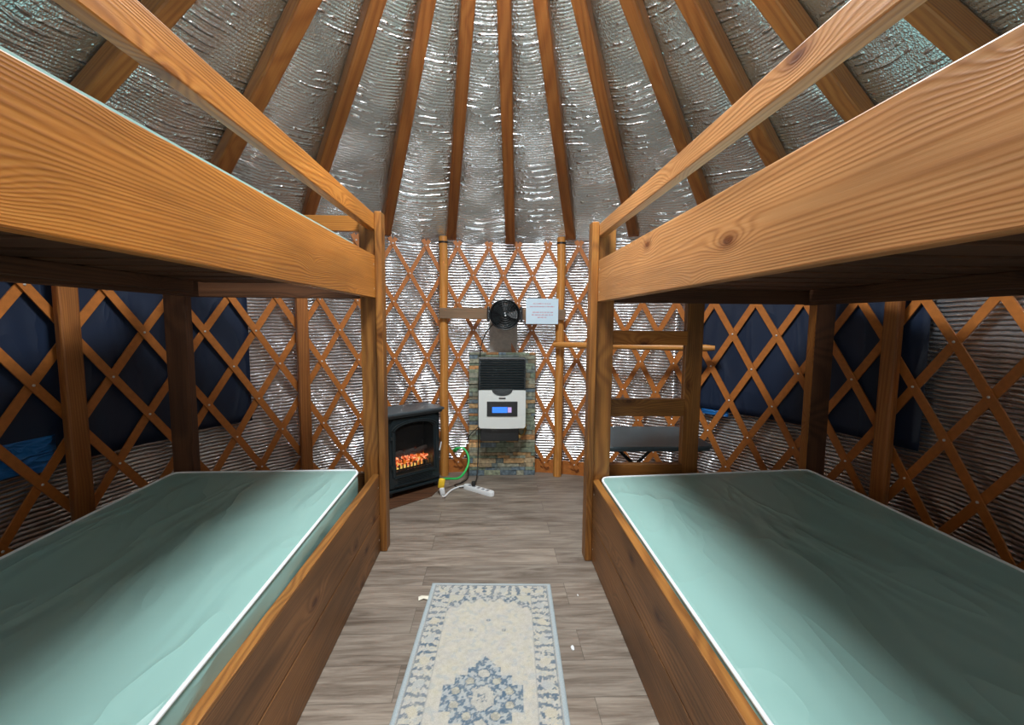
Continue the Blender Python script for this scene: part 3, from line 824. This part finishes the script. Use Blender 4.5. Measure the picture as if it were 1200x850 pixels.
def fan():
    cx, cz, y = .105, 1.397, 3.68
    root = thing('wall_fan', 'round black fan clamped to the weathered plank above the heater', 'fan', (cx, 3.77, cz))
    bm = bmesh.new()
    T = Matrix.Translation((cx, y, cz))
    def add_tube(pts, r, seg=8, closed=False): tube_bm(bm, [T @ V(p) for p in pts], r, seg, closed=closed)
    ring = lambda R, yy: [(R*math.cos(2*PI*k/40), yy, R*math.sin(2*PI*k/40)) for k in range(40)]
    add_tube(ring(.121, .012), .006, 8, True); add_tube(ring(.121, .05), .005, 8, True)
    for R, yy in ((.104, -.004), (.086, -.012), (.068, -.018), (.05, -.022), (.034, -.024)): add_tube(ring(R, yy), .003, 6, True)
    for k in range(28):
        a = 2*PI*k/28; c, s = math.cos(a), math.sin(a)
        add_tube([(.02*c, -.024, .02*s), (.07*c, -.018, .07*s), (.11*c, -.001, .11*s), (.121*c, .012, .121*s)], .0016, 5)
    link_bm('front_grille', bm, M['black'], root, smooth=True)
    bm = bmesh.new(); lathe_bm(bm, [(.001, .085), (.05, .083), (.09, .065), (.118, .045), (.121, .012), (.116, .012), (.11, .045), (.05, .07), (.001, .07)], 40, 'Y')
    link_bm('housing', bm, M['black'], root, Matrix.Translation((cx, y, cz)), smooth=True)
    bm = bmesh.new()
    for k in range(5):
        a = 2*PI*k/5; R3 = Matrix.Rotation(a, 3, 'Y')
        pts = [V((.022, .03, -.012)), V((.1, .022, -.036)), V((.108, .03, 0)), V((.095, .04, .03)), V((.022, .038, .014))]
        A = [bm.verts.new(R3 @ p) for p in pts]; B = [bm.verts.new(R3 @ (p+V((0, .002, 0)))) for p in pts]
        bm.faces.new(A); bm.faces.new(B[::-1])
        for q in range(5): bm.faces.new((A[q], A[(q+1) % 5], B[(q+1) % 5], B[q]))
    link_bm('blades', bm, M['black_metal'], root, Matrix.Translation((cx, y, cz)))
    bm = bmesh.new(); lathe_bm(bm, [(.001, -.032), (.016, -.030), (.022, -.024), (.022, .03)], 20, 'Y')
    link_bm('hub', bm, M['black_metal'], root, Matrix.Translation((cx, y, cz)), smooth=True)
    bm = bmesh.new(); lathe_bm(bm, [(.001, -.035), (.006, -.034), (.007, -.031)], 12, 'Y')  # highlight at the fan's centre, painted in as a small white disc
    link_bm('hub_highlight', bm, M['white_plastic'], root, Matrix.Translation((cx+.003, y, cz-.008)), smooth=True)
    bm = bmesh.new()
    for sx in (-1, 1):
        box_bm(bm, (cx+sx*.134, y+.05, cz+.003), (.022, .05, .125), bev=.006)
        box_bm(bm, (cx+sx*.128, y+.03, cz+.02), (.02, .02, .02), bev=.004)
    box_bm(bm, (cx, y+.085, cz), (.27, .018, .05), bev=.004)
    link_bm('bracket', bm, M['black'], root)
    return root
fan()

def notice():
    x0, x1, z0, z1 = .288, .563, 1.322, 1.536; y = 3.745
    f = 3.745/3.85; x0, x1 = x0*f, x1*f; z0 = 1.35+(z0-1.35)*f; z1 = 1.35+(z1-1.35)*f
    root = thing('paper_notice', 'pale blue-white paper notice with rows of red print beside the fan', 'notice', ((x0+x1)/2, y, z0))
    bm = bmesh.new(); box_bm(bm, ((x0+x1)/2, y, (z0+z1)/2), (x1-x0, .003, z1-z0)); link_bm('sheet', bm, M['paper'], root)
    bm = bmesh.new(); w = x1-x0; h = z1-z0; rnd = random.Random(5)
    for fz, a, b in ((.80, .22, .78), (.685, .12, .88), (.46, .2, .84), (.36, .18, .84), (.26, .36, .64)):
        x = x0+a*w
        while x < x0+b*w:
            ln = rnd.uniform(.010, .028)
            e = min(x+ln, x0+b*w); cx_ = x
            while cx_ < e-.002:      # letter-sized strokes
                box_bm(bm, (cx_+.0015, y-.0022, z0+fz*h), (.0024, .001, .0085 if rnd.random() < .7 else .0065)); cx_ += .0042
            x += ln+.006
    link_bm('print', bm, M['red_ink'], root)
    for xx in (x0+.03, x1-.03):
        bm = bmesh.new(); box_bm(bm, (xx, y+.006, (z0+z1)/2-.05), (.02, .009, .03)); link_bm('mounting_tab', bm, M['grey_wood'], root)
notice()
t = thing('round_bar', 'pale peeled round wooden bar fixed level across the wall poles behind the ladder', 'bar', (1.03, 3.44, 1.155))
a, b = V((.513, 3.755, 1.150)), V((1.575, 3.125, 1.166)); Lb = (b-a).length
bm = bmesh.new(); n = 20
tube_bm(bm, [V((-Lb/2+Lb*i/n, .002*math.sin(i), 0)) for i in range(n+1)], [.017 if i in (0, n) else .0255+.0012*math.sin(i*1.9) for i in range(n+1)], 14)
link_bm('rod', bm, M['pole_wood'], t, Matrix.Translation((a+b)/2) @ frame_from(b-a, (0,0,1)).to_4x4(), smooth=True)

# ---------------------------------------------------------------- electric stove
def stove():
    ang = math.radians(40)
    # front right foot near (-.42,3.70); front face runs back to the right
    fr = V((-.415, 3.615, .0045)); w = .46; dpt = .25; H = .655
    ux = V((math.cos(ang), math.sin(ang), 0)); uy = V((-math.sin(ang), math.cos(ang), 0))
    org = fr - ux*w/2 + uy*dpt/2
    root = thing('electric_stove', 'black electric stove heater with glowing log fire, standing left of the stone panel', 'stove', org, ang)
    mw = world_of(root)
    L = lambda name, bm, mat, sm=False: link_bm(name, bm, mat, root, mw, smooth=sm)
    yf = -dpt/2
    # cabinet shell with open firebox
    bm = bmesh.new()
    for sx in (-1, 1): box_bm(bm, (sx*(w/2-.02), 0, .335), (.035, dpt-.02, .55), bev=.004)
    box_bm(bm, (0, dpt/2-.02, .335), (w-.04, .02, .55)); box_bm(bm, (0, 0, .085), (w-.02, dpt-.02, .05), bev=.004); box_bm(bm, (0, 0, .60), (w-.02, dpt-.02, .03))
    L('cabinet', bm, M['black_metal'])
    bm = bmesh.new(); box_bm(bm, (0, -.005, H-.016), (w+.05, dpt+.05, .024), bev=.009); box_bm(bm, (0, -.005, H-.036), (w+.02, dpt+.02, .018), bev=.004)
    L('top', bm, plain('stove_top', (.05,.065,.075), .35, spec=.7))
    bm = bmesh.new(); box_bm(bm, (0, 0, .048), (w+.02, dpt+.02, .022), bev=.006)
    L('plinth', bm, M['black_metal'])
    for sx in (-1, 1):
        for sy in (-1, 1):
            bm = bmesh.new(); tube_bm(bm, [V((sx*(w/2-.03), sy*(dpt/2-.03), 0)), V((sx*(w/2-.03), sy*(dpt/2-.03), .02)), V((sx*(w/2-.03), sy*(dpt/2-.03), .045))], [.014, .02, .016], 10)
            L('leg', bm, M['black_metal'], True)
    # door: frame with an arched window
    wi, z0, z1 = .168, .165, .50
    def archpts(hw, zlo, zhi, rise, n=18): return [(-hw, zlo), (hw, zlo)] + [(hw*math.cos(a), zhi+rise*math.sin(a)) for a in [PI*i/n for i in range(n+1)]]
    inner = archpts(wi, z0, z1, .055); 
    bm = bmesh.new(); n = len(inner); W2 = w/2-.012
    outer = []
    for (x, z) in inner: outer.append(None)
    outer = [(-W2, .075), (W2, .075)] + [(W2*math.cos(PI*i/18) if 0 < i < 18 else math.copysign(W2, 9-i), .598 if 2 < i < 16 else (.50 + .098*min(1, (min(i, 18-i))/3))) for i in range(19)]
    A = [bm.verts.new((x, yf, z)) for x, z in inner]; B = [bm.verts.new((x, yf, z)) for x, z in outer]
    A2 = [bm.verts.new((x, yf+.02, z)) for x, z in inner]; B2 = [bm.verts.new((x, yf+.02, z)) for x, z in outer]
    for k in range(n):
        q = (k+1) % n
        bm.faces.new((A[k], A[q], B[q], B[k])); bm.faces.new((A2[k], B2[k], B2[q], A2[q])); bm.faces.new((A[k], A2[k], A2[q], A[q])); bm.faces.new((B[k], B[q], B2[q], B2[k]))
    door = L('door', bm, M['black_metal'])
    # raised mouldings and hinges on the door
    bm = bmesh.new()
    for hw, zz, rise in ((.182, .505, .062), (.197, .512, .067)):
        tube_bm(bm, [V((hw*math.cos(a), yf-.006, zz+rise*math.sin(a))) for a in [PI*(.03+.94*i/20) for i in range(21)]], .0045, 8)
    for sx in (-1, 1):
        tube_bm(bm, [V((sx*.19, yf-.005, .16)), V((sx*.19, yf-.005, .50))], .006, 8)
    box_bm(bm, (0, yf-.006, .15), (.36, .01, .008), bev=.002); box_bm(bm, (0, yf-.006, .088), (.36, .01, .008), bev=.002)
    for k in range(5): box_bm(bm, (0, yf-.003, .098+k*.010), (.30, .006, .004))
    for zz in (.24, .46): tube_bm(bm, [V((-.205, yf-.008, zz-.012)), V((-.205, yf-.008, zz+.012))], .008, 8)
    link_bm('door_moulding', bm, M['black_metal'], door, mw, smooth=True)
    bm = bmesh.new(); box_bm(bm, (.223, yf-.012, .33), (.006, .012, .07), rot=Matrix.Rotation(.25, 3, 'Y'), bev=.002)
    h = link_bm('door_handle', bm, M['white_plastic'], door, mw)
    # fire
    bm = bmesh.new(); box_bm(bm, (0, .07, .145), (.33, .004, .30)); 
    for v in bm.verts: v.co.z -= 0
    bm.free()
    bm = bmesh.new(); box_bm(bm, (0, 0, .14), (.36, .004, .36))
    link_bm('flame_screen', bm, M['flame'], root, mw @ Matrix.Translation((0, .05, .19)))
    bm = bmesh.new(); rnd = random.Random(4)
    for k in range(5):
        x = -.13+k*.06; tube_bm(bm, [V((x-.06, .0+rnd.uniform(-.02, .02), .272+rnd.uniform(-.01, .02))), V((x, -.01, .285+rnd.uniform(-.01, .02))), V((x+.07, rnd.uniform(-.02, .02), .28+rnd.uniform(-.02, .03)))], [.018, .022, .016], 9)
    L('logs', bm, M['log'], True)
    bm = bmesh.new()
    for k in range(46):
        x = -.15+.30*rnd.random(); z = .205+.07*rnd.random(); q = bmesh.new()
        vs = bmesh.ops.create_icosphere(bm, subdivisions=1, radius=rnd.uniform(.010, .017))['verts']; q.free()
        o3 = V((x, -.045+rnd.uniform(-.015, .02), z))
        for v in vs: v.co = V((v.co.x*1.2, v.co.y, v.co.z*.8)) + o3
    tag(L('ember_bed', bm, M['ember']), 'glowing orange ember bed')
    bm = bmesh.new()
    for k in range(11):
        x = -.15+k*.03; tube_bm(bm, [V((x, -.085, .175)), V((x, -.092, .21)), V((x+.003, -.085, .235))], .005, 6)
    box_bm(bm, (0, -.085, .178), (.33, .012, .012))
    L('grate', bm, M['black'], True)
    bm = bmesh.new(); poly = archpts(wi+.006, z0-.006, z1, .058); prism_bm(bm, poly, yf+.010, yf+.013)
    L('glass_pane', bm, M['glass'])
    return org, ang
stove()
bm = bmesh.new()     # flat dark brown patch laid on the floor under the stove
pts = [(-.86, 3.02), (-.455, 3.385), (-.40, 3.60), (-.60, 3.86), (-.95, 3.60)]
A = [bm.verts.new((x, y, .001)) for x, y in pts]; B = [bm.verts.new((x, y, .004)) for x, y in pts]
bm.faces.new(A); bm.faces.new(B[::-1])
for k in range(5): bm.faces.new((A[k], A[(k+1) % 5], B[(k+1) % 5], B[k]))
t = thing('dark_floor_patch', 'dark brown flat patch on the floor under the black electric stove', 'mat', (-.65, 3.45, 0))
link_bm('mat', bm, M['dark_wood'], t)

# ---------------------------------------------------------------- cords
def rounded_bar(bm, L, W, H, n=8):
    o = []
    for i in range(n+1): a = -PI/2+PI*i/n; o.append((L/2-W/2+W/2*math.cos(a), W/2*math.sin(a)))
    for i in range(n+1): a = PI/2+PI*i/n; o.append((-L/2+W/2+W/2*math.cos(a), W/2*math.sin(a)))
    rings = []
    for z, k in ((0, 1), (H*.8, 1), (H, .86)): rings.append([bm.verts.new((x*(1-(1-k)*W/L), y*k, z)) for x, y in o])
    m = len(o)
    for A, B in zip(rings, rings[1:]):
        for q in range(m): bm.faces.new((A[q], A[(q+1) % m], B[(q+1) % m], B[q]))
    bm.faces.new(rings[0][::-1]); bm.faces.new(rings[-1])
t = thing('power_strip', 'white power strip lying on the floor in front of the stone panel', 'power strip', (-.10, 3.47, 0), math.radians(-38))
bm = bmesh.new(); rounded_bar(bm, .30, .052, .032); link_bm('body', bm, M['white_plastic'], t, world_of(t), smooth=True)
bm = bmesh.new()
for k in range(5): box_bm(bm, (-.09+k*.045, 0, .0325), (.024, .028, .002), bev=.0008)
link_bm('sockets', bm, plain('socket_grey', (.25,.26,.28), .5), t, world_of(t))
bm = bmesh.new(); tube_bm(bm, catmull([(-.215, 3.575, .012), (-.27, 3.55, .008), (-.32, 3.48, .008), (-.355, 3.36, .010), (-.37, 3.34, .02)]), .007, 8)
link_bm('white_cord', bm, M['white_plastic'], t, smooth=True)
t = thing('plug_adapter', 'yellow and white plug adapter leaning on the foot of the black stove', 'adapter', (-.385, 3.42, 0))
bm = bmesh.new(); box_bm(bm, (-.385, 3.42, .09), (.05, .04, .075), rot=Matrix.Rotation(.15, 3, 'Y'), bev=.012); tag(link_bm('yellow_head', bm, M['yellow'], t, smooth=True), 'yellow head')
bm = bmesh.new(); box_bm(bm, (-.378, 3.41, .03), (.038, .035, .062), rot=Matrix.Rotation(-.15, 3, 'Y'), bev=.01); link_bm('white_body', bm, M['white_plastic'], t, smooth=True)
t = thing('green_extension_cord', 'bright green extension cord curling up from the floor to the wall beside the stove', 'cord', (-.3, 3.6, 0))
bm = bmesh.new(); tube_bm(bm, catmull([(-.375, 3.46, .11), (-.34, 3.52, .09), (-.27, 3.6, .065), (-.225, 3.68, .085), (-.195, 3.74, .14), (-.20, 3.79, .20), (-.245, 3.83, .25), (-.30, 3.86, .235), (-.315, 3.9, .2)]), .009, 10)
link_bm('cable', bm, M['green'], t, smooth=True)
bm = bmesh.new(); tube_bm(bm, [(-.325, 3.90, .21), (-.30, 3.86, .235)], [.016, .014], 10); link_bm('plug', bm, M['green'], t, smooth=True)
t = thing('fan_cord', 'thin black cord hanging from the fan down the left edge of the stone panel', 'cord', (-.10, 3.80, 0))
bm = bmesh.new(); tube_bm(bm, catmull([(.02, 3.775, 1.33), (-.05, 3.79, 1.24), (-.095, 3.80, 1.10), (-.112, 3.80, .8), (-.112, 3.81, .45), (-.115, 3.80, .2), (-.12, 3.72, .06), (-.13, 3.60, .03), (-.14, 3.54, .05)]), .0042, 8)
link_bm('cable', bm, M['cord_black'], t, smooth=True)
bm = bmesh.new(); box_bm(bm, (-.142, 3.512, .052), (.032, .032, .036), bev=.008); link_bm('plug', bm, M['cord_black'], t, smooth=True)
t = thing('thin_wall_cord', 'thin dark cord down the stone panel edge with a loose loop on the floor', 'cord', (-.19, 3.78, 0))
bm = bmesh.new(); tube_bm(bm, catmull([(-.112, 3.818, .44), (-.205, 3.815, .33), (-.205, 3.81, .12), (-.20, 3.75, .02), (-.24, 3.66, .008), (-.30, 3.60, .008), (-.24, 3.54, .008), (-.18, 3.55, .03)]), .0035, 8)
link_bm('cable', bm, M['cord_black'], t, smooth=True)

# ---------------------------------------------------------------- folding table
def table():
    x0, x1, y0, y1, zt, th = .70, 1.42, 2.74, 3.30, .565, .032
    root = thing('folding_table', 'small blue-grey folding table with rounded corners behind the bunk ladder', 'table', ((x0+x1)/2, (y0+y1)/2, 0))
    def rr(x0, x1, y0, y1, r, n=8):
        o = []
        for cx, cy, a0 in ((x1-r, y1-r, 0), (x0+r, y1-r, PI/2), (x0+r, y0+r, PI), (x1-r, y0+r, 1.5*PI)):
            for i in range(n+1): a = a0+PI/2*i/n; o.append((cx+r*math.cos(a), cy+r*math.sin(a)))
        return o
    bm = bmesh.new(); rings = []
    for ins, z, r in ((.006, zt-th, .07), (0, zt-th+.006, .075), (0, zt-.008, .075), (.008, zt, .07), (.02, zt-.001, .06)):
        rings.append([bm.verts.new((x, y, z)) for x, y in rr(x0+ins, x1-ins, y0+ins, y1-ins, r)])
    m = len(rings[0])
    for A, B in zip(rings, rings[1:]):
        for q in range(m): bm.faces.new((A[q], A[(q+1) % m], B[(q+1) % m], B[q]))
    bm.faces.new(rings[0][::-1]); bm.faces.new(rings[-1])
    link_bm('tabletop', bm, M['table_plastic'], root, smooth=True)
    ym, xm = (y0+y1)/2, (x0+x1)/2
    for yy, sg in ((y0+.08, 1), (y0+.11, -1), (y1-.08, 1), (y1-.11, -1)):
        bm = bmesh.new(); tube_bm(bm, catmull([(xm-sg*.27, yy, .012), (xm, yy, .29), (xm+sg*.25, yy, zt-th-.004)], 6), .011, 10)
        link_bm('leg', bm, M['black_metal'], root, smooth=True)
    for sx in (-1, 1):
        bm = bmesh.new(); tube_bm(bm, [(xm+sx*.27, y0+.07, .014), (xm+sx*.27, y1-.07, .014)], .012, 10)
        link_bm('foot_rail', bm, M['black_metal'], root, smooth=True)
table()

# ---------------------------------------------------------------- camera and light
yaw, p, roll = 0.04484784, 0.09277798, 0.00785398
F = V((math.sin(yaw)*math.cos(p), math.cos(yaw)*math.cos(p), -math.sin(p)))
R0 = V((math.cos(yaw), -math.sin(yaw), 0)); U0 = R0.cross(F)
Rr = R0*math.cos(roll)+U0*math.sin(roll); Ur = U0*math.cos(roll)-R0*math.sin(roll)
cam = bpy.data.objects.new('camera', bpy.data.cameras.new('camera')); COL.objects.link(cam)
m = Matrix((Rr, Ur, -F)).transposed().to_4x4(); m.translation = (0, 0, 1.35); cam.matrix_world = m
cam.data.sensor_width = 36; cam.data.lens = 530/1200*36; cam.data.clip_start = .02
scene.camera = cam

def area(name, loc, rot, sx, sy, power, col, shape='RECTANGLE'):
    l = bpy.data.lights.new(name, 'AREA'); l.shape = shape; l.size = sx; l.size_y = sy; l.energy = power; l.color = col
    o = bpy.data.objects.new(name, l); COL.objects.link(o); o.location = loc; o.rotation_euler = rot
    return o
area('skylight', (0, CY, 3.40), (0, 0, 0), .86, .86, 125, (.93, .98, 1.0), 'DISK')
area('door_daylight', (0, -.42, 1.15), (PI/2, 0, 0), .8, 1.7, 8, (1.0, .97, .92))

w = bpy.data.worlds.new('sky'); scene.world = w; w.use_nodes = True
w.node_tree.nodes['Background'].inputs[0].default_value = (.7, .85, 1, 1)
w.node_tree.nodes['Background'].inputs[1].default_value = 1.0
vs = scene.view_settings
vs.view_transform = 'Standard'; vs.look = 'None'; vs.gamma = 1; vs.use_curve_mapping = False; vs.exposure = 0.27
